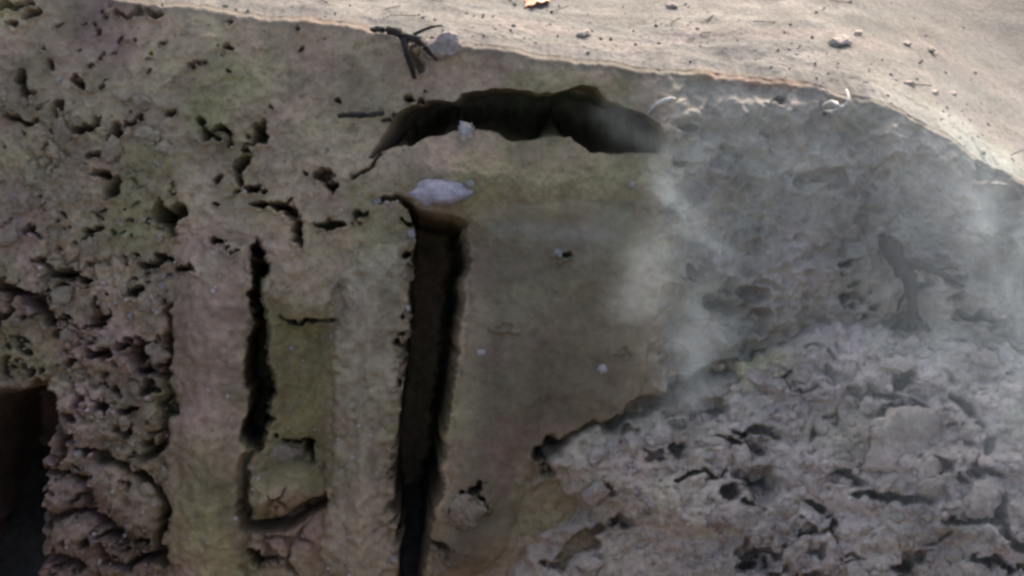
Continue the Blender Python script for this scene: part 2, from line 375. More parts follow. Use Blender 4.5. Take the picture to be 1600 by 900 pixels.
# a low step in the topsoil running back from the rim
step_y = 0.12 + 0.10 * np.sin(gx * 1.7) + 0.05 * vnoise(gx * 4, gx * 0, 2)
gz = gz + 0.008 * smooth(-0.04, 0.02, (gd[:, None] - step_y) * smooth(0.3, 1.0, gx)) * smooth(0.3, 1.0, gx)
GROUND = np.stack([gx, gy, gz], -1)
ALL = np.concatenate([WALL, GROUND], 0)
GPX = np.concatenate([PX, np.broadcast_to(cols[None, :], (NG, len(cols)))], 0)
GPY = np.concatenate([PY, np.broadcast_to(lipy[None, :], (NG, len(cols))) - 300 * gd[:, None]], 0)
H, W = ALL.shape[:2]

# pigment of the soil by place
def mix(c, col, f):
    return c * (1 - f[..., None]) + np.array(col) * f[..., None]
T = np.ones((H, W, 3)) * np.array((0.31, 0.22, 0.136))
T = mix(T, (0.33, 0.208, 0.158), smooth(0.0, 0.5, fbm(GPX / 160, GPY / 200, 5, 3)) * smooth(620, 300, GPX))
T = mix(T, (0.265, 0.205, 0.105), smooth(0.05, 0.5, fbm(GPX / 120, GPY / 160, 3, 3)))
sl_all = smooth(30, -50, sdf(SLAB, GPX, GPY))
T = mix(T, (0.152, 0.115, 0.068), sl_all * 0.9)
T = mix(T, (0.18, 0.11, 0.08), sl_all * smooth(0.35, 0.7, fbm(GPX / 60, GPY / 70, 6, 2)) * 0.5)
T = mix(T, (0.20, 0.16, 0.07), smooth(45, -30, sdf(RECESS, GPX, GPY)))
T = mix(T, (0.30, 0.235, 0.15), smooth(12, -30, sdf(PILLAR_B, GPX, GPY)) * 0.8)
T = mix(T, (0.27, 0.186, 0.126), smooth(12, -30, sdf(PILLAR_A, GPX, GPY)) * smooth(800, 600, GPY))
T = mix(T, (0.265, 0.222, 0.180), smooth(980, 1100, GPX) * 0.85)
T = mix(T, (0.31, 0.20, 0.165), smooth(300, 120, GPX) * smooth(520, 700, GPY) * 0.7)
T = mix(T, (0.19, 0.158, 0.13), smooth(980, 1100, GPX) * smooth(0.05, 0.45, fbm(GPX / 90, GPY / 80, 4, 4)) * 0.75)
T = mix(T, (0.27, 0.235, 0.185), smooth(980, 1100, GPX) * smooth(0.1, 0.5, fbm(GPX / 60 + 7, GPY / 50, 6, 4)) * 0.6)
T = mix(T, (0.22, 0.19, 0.15), np.exp(-((GPY - 362 - 0.05 * (GPX - 850)) / 14) ** 2) * smooth(740, 790, GPX) * smooth(1000, 940, GPX) * 0.45)
T = mix(T, (0.18, 0.17, 0.12), smooth(60, 0, np.hypot((GPX - 1150) / 1.4, GPY - 565)) * 0.8)
onground = np.zeros((H, W)); onground[NR:] = 1
pale = np.array((0.182, 0.162, 0.140))
T = mix(T, pale, onground)
T = mix(T, (0.142, 0.135, 0.118), onground * smooth(0.0, 0.5, fbm(ALL[..., 0] * 2, ALL[..., 1] * 6, 5, 3)) * 0.8)
T = mix(T, (0.225, 0.182, 0.158), onground * smooth(0.1, 0.5, fbm(ALL[..., 0] * 1.5 + 9, ALL[..., 1] * 4, 6, 3)) * 0.7)
T = mix(T, (0.27, 0.262, 0.215), onground * smooth(1.2, 1.7, ALL[..., 0]) * smooth(0.5, 0.1, GPY * 0 + np.concatenate([np.zeros(NR), gd])[:, None]) * 0.9)
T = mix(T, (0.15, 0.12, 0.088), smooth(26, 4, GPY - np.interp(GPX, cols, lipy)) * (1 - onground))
lipband = np.exp(-(((GPY - np.interp(GPX, cols, lipy)) - 8) / 13) ** 2)
T = mix(T, (0.20, 0.105, 0.05), lipband * smooth(1050, 1090, GPX) * smooth(1300, 1220, GPX) * (0.55 + 0.45 * fbm(GPX / 30, GPY / 14, 3, 3)))
T = mix(T, (0.22, 0.15, 0.10), lipband * smooth(430, 480, GPX) * smooth(620, 560, GPX) * 0.6)

# normals of the whole sheet, so that its pieces meet without a seam
du = np.gradient(ALL, axis=1); dv = np.gradient(ALL, axis=0)
NRM = np.cross(du, dv); NRM /= np.linalg.norm(NRM, axis=-1, keepdims=True) + 1e-12

fx = (GPX[:-1, :-1] + GPX[1:, 1:]) / 2; fy = (GPY[:-1, :-1] + GPY[1:, 1:]) / 2
wobx = fx + 5 * vnoise(fx / 22, fy / 22, 1); woby = fy + 5 * vnoise(fx / 22, fy / 22, 3)
region = np.zeros(fx.shape, int)                       # 0 wall
for rid, poly in ((1, PILLAR_A), (2, PILLAR_B), (3, SLAB), (4, LEDGE), (5, BLOCK_A), (6, BLOCK_B), (7, BLOCK_C), (8, BLOCK_D)):
    region[(sdf(poly, wobx, woby) < -2) & (region == 0)] = rid
region[NR - 1:] = 99

def link(o, parent=None, **props):
    coll.objects.link(o)
    if parent is not None: o.parent = parent
    for kk, vv in props.items(): o[kk] = vv
    return o

def sheet_piece(name, mask, mat, extra=None):
    """the faces of the sheet under a mask as one mesh"""
    idx = np.arange(H * W).reshape(H, W)
    qd = np.stack([idx[:-1, :-1], idx[:-1, 1:], idx[1:, 1:], idx[1:, :-1]], -1)[mask]
    used, inv = np.unique(qd, return_inverse=True)
    qd = inv.reshape(-1, 4)
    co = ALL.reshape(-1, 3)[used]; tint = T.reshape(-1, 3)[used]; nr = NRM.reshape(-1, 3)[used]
    if extra is not None:
        eco, efa, etint, enr = extra
        qd = np.concatenate([qd, efa + len(co)]); co = np.concatenate([co, eco]); tint = np.concatenate([tint, etint]); nr = np.concatenate([nr, enr])
    return make_mesh(name, co, qd, mat, tint, nr)

def make_mesh(name, co, qd, mat, tint=None, nr=None):
    me = bpy.data.meshes.new(name)
    me.vertices.add(len(co)); me.vertices.foreach_set('co', np.ascontiguousarray(co, dtype=np.float32).ravel())
    me.loops.add(qd.size); me.loops.foreach_set('vertex_index', qd.astype(np.int32).ravel())
    me.polygons.add(len(qd)); me.polygons.foreach_set('loop_start', np.arange(0, qd.size, 4, dtype=np.int32))
    me.polygons.foreach_set('use_smooth', np.ones(len(qd), bool))
    me.update(calc_edges=True)
    if tint is not None:
        a = me.attributes.new('soil_tint', 'FLOAT_COLOR', 'POINT')
        a.data.foreach_set('color', np.concatenate([tint, np.ones((len(tint), 1))], 1).astype(np.float32).ravel())
    if nr is not None:
        me.normals_split_custom_set_from_vertices(nr.astype(np.float32).tolist())
    me.materials.append(mat)
    return bpy.data.objects.new(name, me)

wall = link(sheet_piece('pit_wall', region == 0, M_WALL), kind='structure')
def wall_part(name, rid, mat, label=None):
    o = link(sheet_piece(name, region == rid, mat), wall)
    if label: o['label'] = label
    return o
wall_part('mud_pillar', 1, M_WALL, 'left upright ridge of brown mud beside the narrow dark groove')
wall_part('mud_pillar', 2, M_WALL, 'right upright ridge of olive mud beside the wide dark slit')
wall_part('clay_slab', 3, M_CLAY, 'smooth flat brown clay face right of the dark slit')
wall_part('mud_ledge', 4, M_WALL, 'small projecting mud ledge between the two upright ridges')
for rid in (5, 6, 7, 8): wall_part('mud_block', rid, M_WALL)

# ground: the strip behind the rim and the land all round the pit, out to the horizon
XL, XR, YN, YB = ALL[0, 0, 0], ALL[0, -1, 0], -3.95, 9.5
def quad_grid(x0, x1, y0, y1, z, nx=12, ny=12):
    xs = np.linspace(x0, x1, nx); ys = np.linspace(y0, y1, ny)
    gx_, gy_ = np.meshgrid(xs, ys)
    co = np.stack([gx_, gy_, np.full(gx_.shape, z) + 0.03 * fbm(gx_ / 1.7, gy_ / 1.7, 2, 3)], -1).reshape(-1, 3)
    i = np.arange(nx * ny).reshape(ny, nx)
    return co, np.stack([i[:-1, :-1], i[:-1, 1:], i[1:, 1:], i[1:, :-1]], -1).reshape(-1, 4)
ec, ef = [], []
cnt = 0
FAR = 400
for x0, x1, y0, y1, nx, ny in ((-FAR, XL - 0.02, -FAR, FAR, 60, 60), (XR + 0.02, FAR, -FAR, FAR, 60, 60), (XL - 0.02, XR + 0.02, -FAR, YN, 20, 60), (XL - 0.02, XR + 0.02, YB, FAR, 20, 60)):
    c_, f_ = quad_grid(x0, x1, y0, y1, GZ - 0.02, nx, ny)
    ec.append(c_); ef.append(f_ + cnt); cnt += len(c_)
ec = np.concatenate(ec); ef = np.concatenate(ef)
ground = link(sheet_piece('ground', region == 99, M_GROUND, (ec, ef, np.tile(pale, (len(ec), 1)), np.tile((0., 0., 1.), (len(ec), 1)))), kind='structure')

# the other sides and the floor of the pit
def strip(p0, p1, z0, z1, nx, nz, flip=False):
    p0 = np.array(p0); p1 = np.array(p1)
    t = np.linspace(0, 1, nx); zz = np.linspace(z0, z1, nz)
    a, b = np.meshgrid(t, zz)
    co = np.stack([p0[0] + (p1[0] - p0[0]) * a, p0[1] + (p1[1] - p0[1]) * a, b], -1)
    d = np.array((-(p1 - p0)[1], (p1 - p0)[0])); d = d / np.hypot(*d)
    w = 0.08 * fbm(a * nx / 9, b * 3, 3, 3) * smooth(z1, z1 - .2, b)
    co[..., 0] += d[0] * w; co[..., 1] += d[1] * w
    i = np.arange(nx * nz).reshape(nz, nx)
    return co.reshape(-1, 3), np.stack([i[:-1, :-1], i[:-1, 1:], i[1:, 1:], i[1:, :-1]], -1).reshape(-1, 4)
PB = -1.75
for p0, p1 in (((XL, YN), (XR, YN)), ((XL, YB), (XL, YN)), ((XR, YN), (XR, YB))):
    c_, f_ = strip(p0, p1, PB, GZ, 60, 40)
    link(make_mesh('pit_wall', c_, f_, M_WALL, np.tile((0.15, 0.128, 0.105), (len(c_), 1))), kind='structure')
c_, f_ = quad_grid(XL, XR, YN, 1.0, 0.0, 60, 50)
c_[:, 2] = -1.42 + 0.08 * fbm(c_[:, 0], c_[:, 1], 4, 4)
link(make_mesh('pit_floor', c_, f_, M_WALL, np.tile((0.14, 0.12, 0.10), (len(c_), 1))), kind='structure')

# ------------------------------------------------------------------ the heap of dug-out earth against the wall
HEAP = [(1330, 498), (1285, 512), (1240, 545), (1182, 560), (1135, 592), (1060, 624), (1000, 655), (950, 678), (880, 704), (852, 716), (872, 756), (905, 788),
        (862, 830), (815, 866), (790, 940), (770, 1250), (2250, 1250), (2250, 590), (1700, 560), (1560, 545), (1440, 520)]
HEAP_PITS = ()
pr = random.Random(8)
for _ in range(170):
    x, y = pr.uniform(930, 1620), pr.uniform(530, 900)
    if mnoise.noise(Vector((x / 80, y / 60, 5.5))) < -0.05 + 0.4 * (x < 1130 and y > 740): continue
    a = pr.choice((4, 5, 6, 8, 11, 15)); HEAP_PITS += ((x, y, a * pr.uniform(1.2, 2.2), a * pr.uniform(.5, .8), pr.uniform(-25, 40), 0.02 + a * 0.004),)
hs = 2.6
hc = np.arange(740, 2100, hs); hr = np.arange(1190, 470, -hs)
HX, HY = np.meshgrid(hc, hr)
def heap_depth(px, py):
    wx = px + 12 * vnoise(px / 32, py / 32, 3) + 5 * vnoise(px / 11, py / 11, 4)
    wy = py + 12 * vnoise(px / 32, py / 32, 5) + 5 * vnoise(px / 11, py / 11, 6)
    d = -sdf(HEAP, wx, wy)
    body = np.where(d > 0, 0.04 * np.clip(d / 60, 0, 1) + 0.42 * (1 - np.exp(-np.clip(d, 0, None) / 230)), -0.012 * np.clip(-d, 0, 60) )
    n = body + 0.05 * fbm(px / 150, py / 110, 2, 3)
    fl = np.clip(0.25 + 0.9 * smooth(1020, 1180, px) * (0.55 + 0.6 * smooth(-0.3, 0.4, fbm(px / 170, py / 120, 7, 2))) + 0.5 * smooth(800, 700, py), 0.25, 1.1)
    f1, f2 = worley(wx / 95, wy / 70, 4); n += fl * 0.035 * np.clip(1 - f1 * 1.05, 0, 1)
    n -= 0.012 * smooth(0.12, 0.0, f2 - f1) * smooth(-0.1, 0.4, fbm(px / 140, py / 140, 1, 2))
    f1, f2 = worley(wx / 40, wy / 30, 5); n += fl * 0.02 * np.clip(1 - f1, 0, 1)
    n -= 0.01 * smooth(0.14, 0.0, f2 - f1) * smooth(0.1, 0.5, fbm(px / 80, py / 80, 3, 2))
    n += 0.042 * fl * fbm(px / 70, py / 38, 6, 5, 0.62) + 0.016 * fbm(px / 13, py / 11, 7, 3, 0.6)
    for (x, y, a, b, deg, dep) in ((1092, 622, 58, 26, -30, .26), (1185, 672, 34, 8, 8, .12), (1180, 750, 22, 26, 0, .12), (1320, 745, 34, 14, 10, .13), (1385, 775, 52, 9, 2, .16), (1455, 718, 20, 9, 30, .15), (1492, 736, 9, 9, 0, .13),
                                     (1500, 795, 50, 11, -8, .2), (1550, 795, 16, 26, 10, .18), (1570, 838, 30, 9, 35, .15), (1535, 728, 24, 8, 25, .12), (1375, 610, 26, 7, 20, .12), (1262, 782, 14, 6, 0, .12), (1258, 824, 14, 7, 0, .13),
                                     (1288, 812, 9, 14, 0, .14), (1165, 868, 14, 20, 20, .14), (1560, 872, 50, 9, -4, .14), (1250, 895, 60, 14, 5, .14), (905, 848, 60, 10, -32, .2), (1150, 690, 40, 10, 0, .1), (1412, 865, 16, 14, 0, .1), (1430, 640, 20, 10, 60, .1), (1540, 690, 8, 12, 0, .12), (1140, 770, 10, 14, 0, .13),
                                     (1080, 742, 36, 5, -4, .1), (1055, 700, 12, 12, 0, .13), (1105, 698, 9, 7, 0, .12), (1020, 706, 14, 9, 0, .1)) + HEAP_PITS:
        c, s = math.cos(math.radians(deg)), math.sin(math.radians(deg))
        R_ = 2 * max(a, b) + 20
        c0, c1 = np.searchsorted(px[0], (x - R_, x + R_)); r1, r0 = [int(np.clip((1190 - q_) / hs, 0, len(hr))) for q_ in (y - R_, y + R_)]
        sl = np.s_[r0:r1, c0:c1]
        dx, dy = wx[sl] - x, wy[sl] - y
        n[sl] -= dep * 1.2 * smooth(1.25, 0.5, np.hypot((dx * c + dy * s) / a, (-dx * s + dy * c) / b) + 0.3 * vnoise(px[sl] / (b + 2), py[sl] / (b + 2), 2))
    return n
HN = heap_depth(HX, HY)
def heap_world(px, py, n):
    s = 1 - (base_n(px) + 0.75 * np.clip(n, 0, None)) / DIST
    u = (px - 800) / PPM * s; v = (450 - py) / PPM * s
    nn = n + base_n(px)
    return np.stack([u, v * V.y + nn * N.y, v * V.z + nn * N.z], -1)
HEAPP = heap_world(HX, HY, HN)
hd = sdf(HEAP, HX, HY)
keep = (hd < 26)
keep = keep[:-1, :-1] & keep[1:, 1:]
HT = np.ones(HX.shape + (3,)) * np.array((0.40, 0.33, 0.272))
HT = mix(HT, (0.395, 0.318, 0.278), smooth(0, .5, fbm(HX / 130, HY / 130, 2, 3)))
HT = mix(HT, (0.41, 0.32, 0.235), smooth(1180, 1000, HX))
HT = mix(HT, (0.33, 0.275, 0.19), smooth(0.0, .5, fbm(HX / 150, HY / 110, 5, 3)) * 0.8)
HT = mix(HT, (0.44, 0.355, 0.225), smooth(75, 25, np.hypot((HX - 1165) / 1.5, (HY - 572) * 1.4)))
hi = np.arange(HX.size).reshape(HX.shape)
hq = np.stack([hi[:-1, :-1], hi[:-1, 1:], hi[1:, 1:], hi[1:, :-1]], -1)[keep]
uu, inv = np.unique(hq, return_inverse=True)
heap = link(make_mesh('soil_heap', HEAPP.reshape(-1, 3)[uu], inv.reshape(-1, 4), M_HEAP, HT.reshape(-1, 3)[uu]),
            label='heap of grey rubbly dug-out earth against the wall at lower right', category='soil heap')

# ------------------------------------------------------------------ where things lie on these surfaces
def wall_at(px, py):
    c = int(round((px + 520) / STEP)); c = min(max(c, 1), W - 2)
    r = int(round((py - 1180) / (lipy[c] - 1180) * (NR - 1)))
    r = min(max(r, 1), NR - 2)
    return Vector(ALL[r, c]), Vector(NRM[r, c])
def heap_at(px, py):
    c = min(max(int(round((px - 740) / hs)), 1), HX.shape[1] - 2); r = min(max(int(round((1190 - py) / hs)), 1), HX.shape[0] - 2)
    a = Vector(HEAPP[r, c]); n = (Vector(HEAPP[r, c + 1]) - Vector(HEAPP[r, c - 1])).cross(Vector(HEAPP[r + 1, c]) - Vector(HEAPP[r - 1, c]))
    return a, n.normalized()
def ground_at(px, py):
    """point of the ground seen at this place of the photograph"""
    c = cols.searchsorted(px); c = min(max(c, 1), W - 2)
    best = None
    o = cam.location
    for cc in range(max(1, c - 60), min(W - 1, c + 60), 2):
        P = ALL[NR:, cc] - np.array(o)
        x = P[:, 0]; v = P @ np.array(V); w = -(P @ np.array(N))
        ppx = 800 + x / w * DIST * PPM; ppy = 450 - v / w * DIST * PPM
        e = (ppx - px) ** 2 + (ppy - py) ** 2
        j = int(e.argmin())
        if best is None or e[j] < best[0]: best = (e[j], NR + j, cc)
    return Vector(ALL[best[1], best[2]]), Vector((0, 0, 1))

# ------------------------------------------------------------------ clods and stones
import bmesh
def lump(name, mat, seed, sub=3, rough=0.32, flat=0.75, facets=7, soft=0.0):
    bm = bmesh.new()
    bmesh.ops.create_icosphere(bm, subdivisions=sub, radius=1.0)
    r = random.Random(seed)
    planes = []
    for _ in range(facets):
        d = Vector((r.gauss(0, 1), r.gauss(0, 1), r.gauss(0, 1))).normalized()
        planes.append((d, r.uniform(0.55, 0.85)))
    off = Vector((seed * 3.1, seed * 1.7, seed * 0.9))
    for v in bm.verts:
        p = v.co.copy()
        for d, h in planes:
            e = p.dot(d) - h
            if e > 0: p -= d * e * (0.9 - soft)
        f = 1 + rough * mnoise.fractal(p * 1.6 + off, 0.6, 2.1, 5)
        p *= f
        p.z *= flat
        v.co = p
    me = bpy.data.meshes.new(name)
    bm.to_mesh(me); bm.free()
    me.materials.append(mat)
    me.polygons.foreach_set('use_smooth', [True] * len(me.polygons))
    return me

def place(name, me, P, nrm, size, sink=0.3, stretch=(1, 1, 1), spin=None, parent=None, **props):
    o = bpy.data.objects.new(name, me)
    q = nrm.to_track_quat('Z', 'Y')
    o.rotation_mode = 'QUATERNION'
    a = random.uniform(0, 6.28) if spin is None else spin
    from mathutils import Quaternion
    o.rotation_quaternion = q @ Quaternion((0, 0, 1), a)
    o.location = P + nrm * size * (0.5 - sink)
    o.scale = [size * s for s in stretch]
    return link(o, parent, **props)

CL = [lump('earth_clod', M_CLOD, i + 1, 4) for i in range(5)]
CLB = [lump('earth_clod', M_CLODB, i + 21, 4) for i in range(4)]
ST = [lump('pebble', M_STONE, i + 41, 3, 0.5, 0.7, 6) for i in range(3)]
PX2M = 1 / PPM

# clods told apart by what they lie beside
HEAP_MARKS = ((1297, 622, 'the pinkish upright stem'), (1415, 690, 'the broad flat clod'), (1275, 750, 'the large rounded clod'), (1150, 800, 'the long pale clod'), (1480, 770, 'the upright pale clod'),
              (900, 855, 'the elongated clod at the heap foot'), (1130, 556, 'the yellowish clod on the heap edge'), (1427, 520, 'the foot of the forked root'), (1083, 706, 'the pair of white pebbles on the heap'),
              (984, 726, 'the white pebble on the left heap flank'), (1540, 800, 'the dark hollow at the right of the heap'), (1092, 622, 'the dark hollow at the heap top'), (1250, 893, 'the dark hollow at the bottom edge'), (1570, 872, 'the dark streak at lower right'),
              (1385, 610, 'the short slanting crack below the forked root'))
BANK_MARKS = ((262, 332, 'the star-shaped dark pit'), (40, 468, 'the thick dark crack at the left edge'), (208, 558, 'the widest pit by the left ridge'), (128, 708, 'the white pebble over the cracked blocks'), (190, 770, 'the largest cracked mud block'),
              (186, 204, 'the largest pit high on the left bank'), (166, 282, 'the two joined pits on the left bank'), (96, 434, 'the slanting crack on the left bank'), (45, 187, 'the flat dark pit at the left edge'), (236, 702, 'the round pit by the left ridge foot'), (96, 872, 'the thick crack near the bottom left'))
DIRS = ('right of', 'below and right of', 'below', 'below and left of', 'left of', 'above and left of', 'above', 'above and right of')
def clods(count, marks, box, where, meshes, colour, sizes, group, ok, lean):
    used = {}
    made = tries = 0
    while made < count and tries < 6000:
        tries += 1
        px = random.uniform(box[0], box[1]); py = random.uniform(box[2], box[3])
        if not ok(px, py): continue
        d, mx, my, ph = min((math.hypot(px - a, py - b), a, b, c) for a, b, c in marks)
        if d < 26 or d > 120: continue
        k_ = int(round(math.atan2(py - my, px - mx) / (math.pi / 4))) % 8
        key = (ph, k_)
        if any(math.hypot(px - q[0], py - q[1]) < 22 for q in used.values()) or key in used: continue
        used[key] = (px, py)
        r_ = random.choice(sizes) * random.uniform(0.85, 1.15)
        P, n = where(px, py)
        place('earth_clod', random.choice(meshes), P, (n * lean + N * 0.7).normalized(), r_ * PX2M, 0.25, (random.uniform(.9, 1.5), random.uniform(.8, 1.1), random.uniform(.7, 1.0)),
              label='%s %s clod %s %s' % ('small' if r_ < 11 else 'fist-sized' if r_ < 18 else 'big', colour, DIRS[k_], ph), category='clod', group=group)
        made += 1
clods(110, HEAP_MARKS, (860, 1600, 530, 900), heap_at, CL, 'grey', (6, 7, 8, 9, 11, 14, 19), 'clods on the earth heap', lambda x, y: sdf(HEAP, np.array([x]), np.array([y]))[0] < -20, 1.0)
clods(55, BANK_MARKS, (0, 262, 150, 900), wall_at, CLB, 'brown', (6, 7, 8, 10, 12, 15), 'clods in the left bank', lambda x, y: not (x < 105 and y > 590), 0.6)
# single lumps that stand out
for px, py, r, st, lab, cat, me, where in (
    (728, 208, 15, (1, 1, 1.2), 'small pale triangular stone in the mouth of the dark hollow', 'stone', 'stone', wall_at),
    (730, 792, 26, (1.1, 1, .7), 'wedge-shaped clod low on the clay face right of the slit', 'clod', 'brown', wall_at),
    (432, 716, 26, (1.3, .8, .8), 'crumbly clod sitting on the ledge between the two mud ridges', 'clod', 'brown', wall_at),
    (1275, 750, 34, (1.2, .9, .8), 'large rounded grey clod in the middle of the earth heap', 'clod', 'grey', heap_at),
    (1415, 690, 60, (1.4, .9, .5), 'broad flat grey clod with a dark shadow under its edge', 'clod', 'grey', heap_at),
    (1150, 800, 30, (1.4, .8, .8), 'long pale clod at the left side of the earth heap', 'clod', 'grey', heap_at),
    (1480, 770, 26, (.8, 1.3, .8), 'upright pale clod above the dark hollow in the heap', 'clod', 'grey', heap_at),
    (900, 855, 26, (1.5, .8, .7), 'elongated clod at the lowest left foot of the earth heap', 'clod', 'grey', heap_at),
    (1130, 556, 26, (1.5, .9, .8), 'yellowish clod on the upper edge of the earth heap', 'clod', 'yellow', heap_at),
    (692, 306, 36, (1.25, .6, .6), 'smooth clay lump with a painted pale purplish highlight capping the top of the dark slit', 'clay lump', 'slick', wall_at)):
    P, n = where(px, py)
    m_ = {'yellow': lump('earth_clod', M_YELLOW, 61, 4), 'stone': ST[0], 'brown': CLB[1], 'grey': random.choice(CL)}.get(me) or lump('clay_lump', M_SLICK, 77, 4, 0.2, 0.8, 4, 0.5)
    nm = {'clay lump': 'clay_lump', 'stone': 'stone'}.get(cat, 'earth_clod')
    place(nm, m_, P, (n * 0.3 + N).normalized(), r * PX2M, 0.45, st, spin=0.0, label=lab, category=cat)
# bright pebbles
for px, py, r, lab, where in (
    (1258, 520, 9, 'bright white pebble at the top edge of the earth heap', heap_at), (1388, 547, 8, 'white pebble below the dark forked root', heap_at),
    (985, 290, 7, 'tiny white pebble on the shelf under the right end of the hollow', wall_at), (645, 366, 9, 'white pebble at the top left edge of the wide slit', wall_at),
    (450, 722, 9, 'white pebble on the clod between the two mud ridges', wall_at), (128, 708, 10, 'white pebble above the cracked mud blocks on the left', wall_at),
    (72, 818, 11, 'pale pebble at the edge of the black hole at lower left', wall_at), (984, 726, 8, 'white pebble on the left flank of the earth heap', heap_at),
    (1060, 705, 9, 'white pebble left of two in the pinkish part of the heap', heap_at), (1106, 708, 9, 'white pebble right of two in the pinkish part of the heap', heap_at),
    (872, 396, 10, 'dull pale pebble high on the smooth clay face', wall_at), (752, 550, 9, 'pale pebble on the clay face close to the slit', wall_at),
    (940, 575, 11, 'pale stone low on the right of the clay face', wall_at), (90, 125, 9, 'pale pebble high on the left bank', wall_at),
    (1480, 772, 9, 'white pebble on the upright clod above the heap hollow', heap_at), (255, 447, 9, 'pale pebble in the left bank near the mud ridge', wall_at),
    (1562, 555, 9, 'pale pebble at the far right of the heap top', heap_at), (590, 316, 8, 'pale pebble just left of the top of the wide slit', wall_at),
    (640, 482, 8, 'pale pebble halfway up the ragged edge of the wide slit', wall_at), (615, 872, 10, 'pale pebble at the bottom edge of the wide slit', wall_at),
    (735, 292, 9, 'pale pebble to the right of the purplish clay lump', wall_at), (205, 493, 9, 'pale pebble beside a dark pit in the left bank', wall_at)):
    P, n = where(px, py)
    place('pebble', random.choice(ST), P, (n * 0.3 + N).normalized(), r * PX2M * 0.62, 0.25, (random.uniform(.9, 1.6), 1, random.uniform(.6, 1.0)), label=lab, category='pebble')

# ------------------------------------------------------------------ roots, twigs, scraps
def tube_mesh(name, pts, radii, mat, seg=10, wob=0.32):
    vs, fs = [], []
    sub = []
    for i in range(len(pts) - 1):
        for t in (0, 0.25, 0.5, 0.75):
            a = Vector(pts[max(i - 1, 0)]); b = Vector(pts[i]); c = Vector(pts[i + 1]); d = Vector(pts[min(i + 2, len(pts) - 1)])
            p = 0.5 * ((2 * b) + (c - a) * t + (2 * a - 5 * b + 4 * c - d) * t * t + (-a + 3 * b - 3 * c + d) * t ** 3)
            sub.append((p, radii[i] * (1 - t) + radii[i + 1] * t))
    sub.append((Vector(pts[-1]), radii[-1]))
    for i, (p, r) in enumerate(sub):
        tg = (sub[min(i + 1, len(sub) - 1)][0] - sub[max(i - 1, 0)][0]).normalized()
        a = tg.orthogonal().normalized(); b = tg.cross(a)
        for k_ in range(seg):
            an = 2 * math.pi * k_ / seg
            rr = r * (1 + wob * 2 * mnoise.noise(Vector((p.x * 40 + k_, p.y * 40, p.z * 40))))
            vs.append(p + (a * math.cos(an) + b * math.sin(an)) * rr)
    for i in range(len(sub) - 1):
        for k_ in range(seg):
            fs.append((i * seg + k_, i * seg + (k_ + 1) % seg, (i + 1) * seg + (k_ + 1) % seg, (i + 1) * seg + k_))
    fs.append(tuple(range(seg))[::-1]); fs.append(tuple((len(sub) - 1) * seg + k_ for k_ in range(seg)))
    me = bpy.data.meshes.new(name)
    me.from_pydata([tuple(v) for v in vs], [], fs)
    me.polygons.foreach_set('use_smooth', [True] * len(me.polygons))
    me.materials.append(mat)
    return me

def on_wall(pts, lift, where=wall_at):
    return [where(x, y)[0] + N * l for (x, y), l in zip(pts, lift)]

def thing(name, P, label, cat, **kw):
    e = bpy.data.objects.new(name, None); e.empty_display_size = 0.05
    e.location = P
    return link(e, None, label=label, category=cat, **kw)
def part(name, me, root):
    o = bpy.data.objects.new(name, me)
    o.location = -root.location
    return link(o, root)

def rooty(name, label, cat, branches, mat):
    P0 = branches[0][1][-1]
    e = thing(name, P0, label, cat)
    for nm, pts, rad in branches:
        part(nm, tube_mesh(nm, pts, rad, mat), e)
    return e

def flat_pts(pts, d):
    """points on a plane a little in front of the wall, between two wall points"""
    out = []
    for (x, y), l in zip(pts, d):
        s = 1 - (base_n(np.array([float(x)]))[0] + l) / DIST
        u = (x - 800) / PPM * s; v = (450 - y) / PPM * s
        nn = l + base_n(np.array([float(x)]))[0]
        out.append(U * u + V * v + N * nn)
    return out
k2 = PX2M
rooty('exposed_root', 'dark forked root standing out of the hazy grey wall on the right', 'root', [
    ('stem', flat_pts([(1378, 372), (1390, 385), (1402, 408), (1418, 432), (1425, 465), (1427, 500), (1424, 512)], [.0, .10, .14, .15, .14, .10, -.02]), [6 * k2, 13 * k2, 11 * k2, 13 * k2, 7 * k2, 6 * k2, 8 * k2]),
    ('branch', flat_pts([(1408, 420), (1432, 412), (1462, 424), (1490, 438), (1512, 452)], [.13, .15, .12, .08, -.02]), [10 * k2, 9 * k2, 5 * k2, 4 * k2, 2 * k2]),
    ('rootlet', flat_pts([(1392, 382), (1380, 372), (1372, 358)], [.10, .06, -.02]), [6 * k2, 4 * k2, 2 * k2]),
    ('rootlet', flat_pts([(1462, 424), (1482, 418), (1500, 422)], [.11, .09, -.02]), [3 * k2, 2.2 * k2, 1.2 * k2]),
    ('rootlet', flat_pts([(1420, 455), (1408, 468), (1402, 486)], [.13, .11, .02]), [4 * k2, 2.5 * k2, 1.2 * k2]),
    ('rootlet', flat_pts([(1425, 496), (1406, 506), (1388, 514)], [.10, .07, -.02]), [6 * k2, 4 * k2, 2 * k2]),
    ('rootlet', flat_pts([(1426, 496), (1444, 506), (1456, 526)], [.10, .08, -.02]), [6 * k2, 4 * k2, 2 * k2])], M_ROOT)
rooty('dry_twig', 'dark forked twig hanging over the rim at top centre', 'twig', [
    ('stem', flat_pts([(580, 46), (606, 47), (628, 56), (636, 84), (648, 122)], [.02, .10, .12, .12, .03]), [3 * k2, 6 * k2, 6 * k2, 5 * k2, 3 * k2]),
    ('branch', flat_pts([(624, 54), (650, 62), (668, 78), (682, 94)], [.12, .12, .10, .02]), [6 * k2, 5 * k2, 4 * k2, 2 * k2]),
    ('branch', flat_pts([(640, 58), (668, 44), (690, 40)], [.11, .12, .10]), [3 * k2, 2.5 * k2, 1.5 * k2])], M_ROOT)
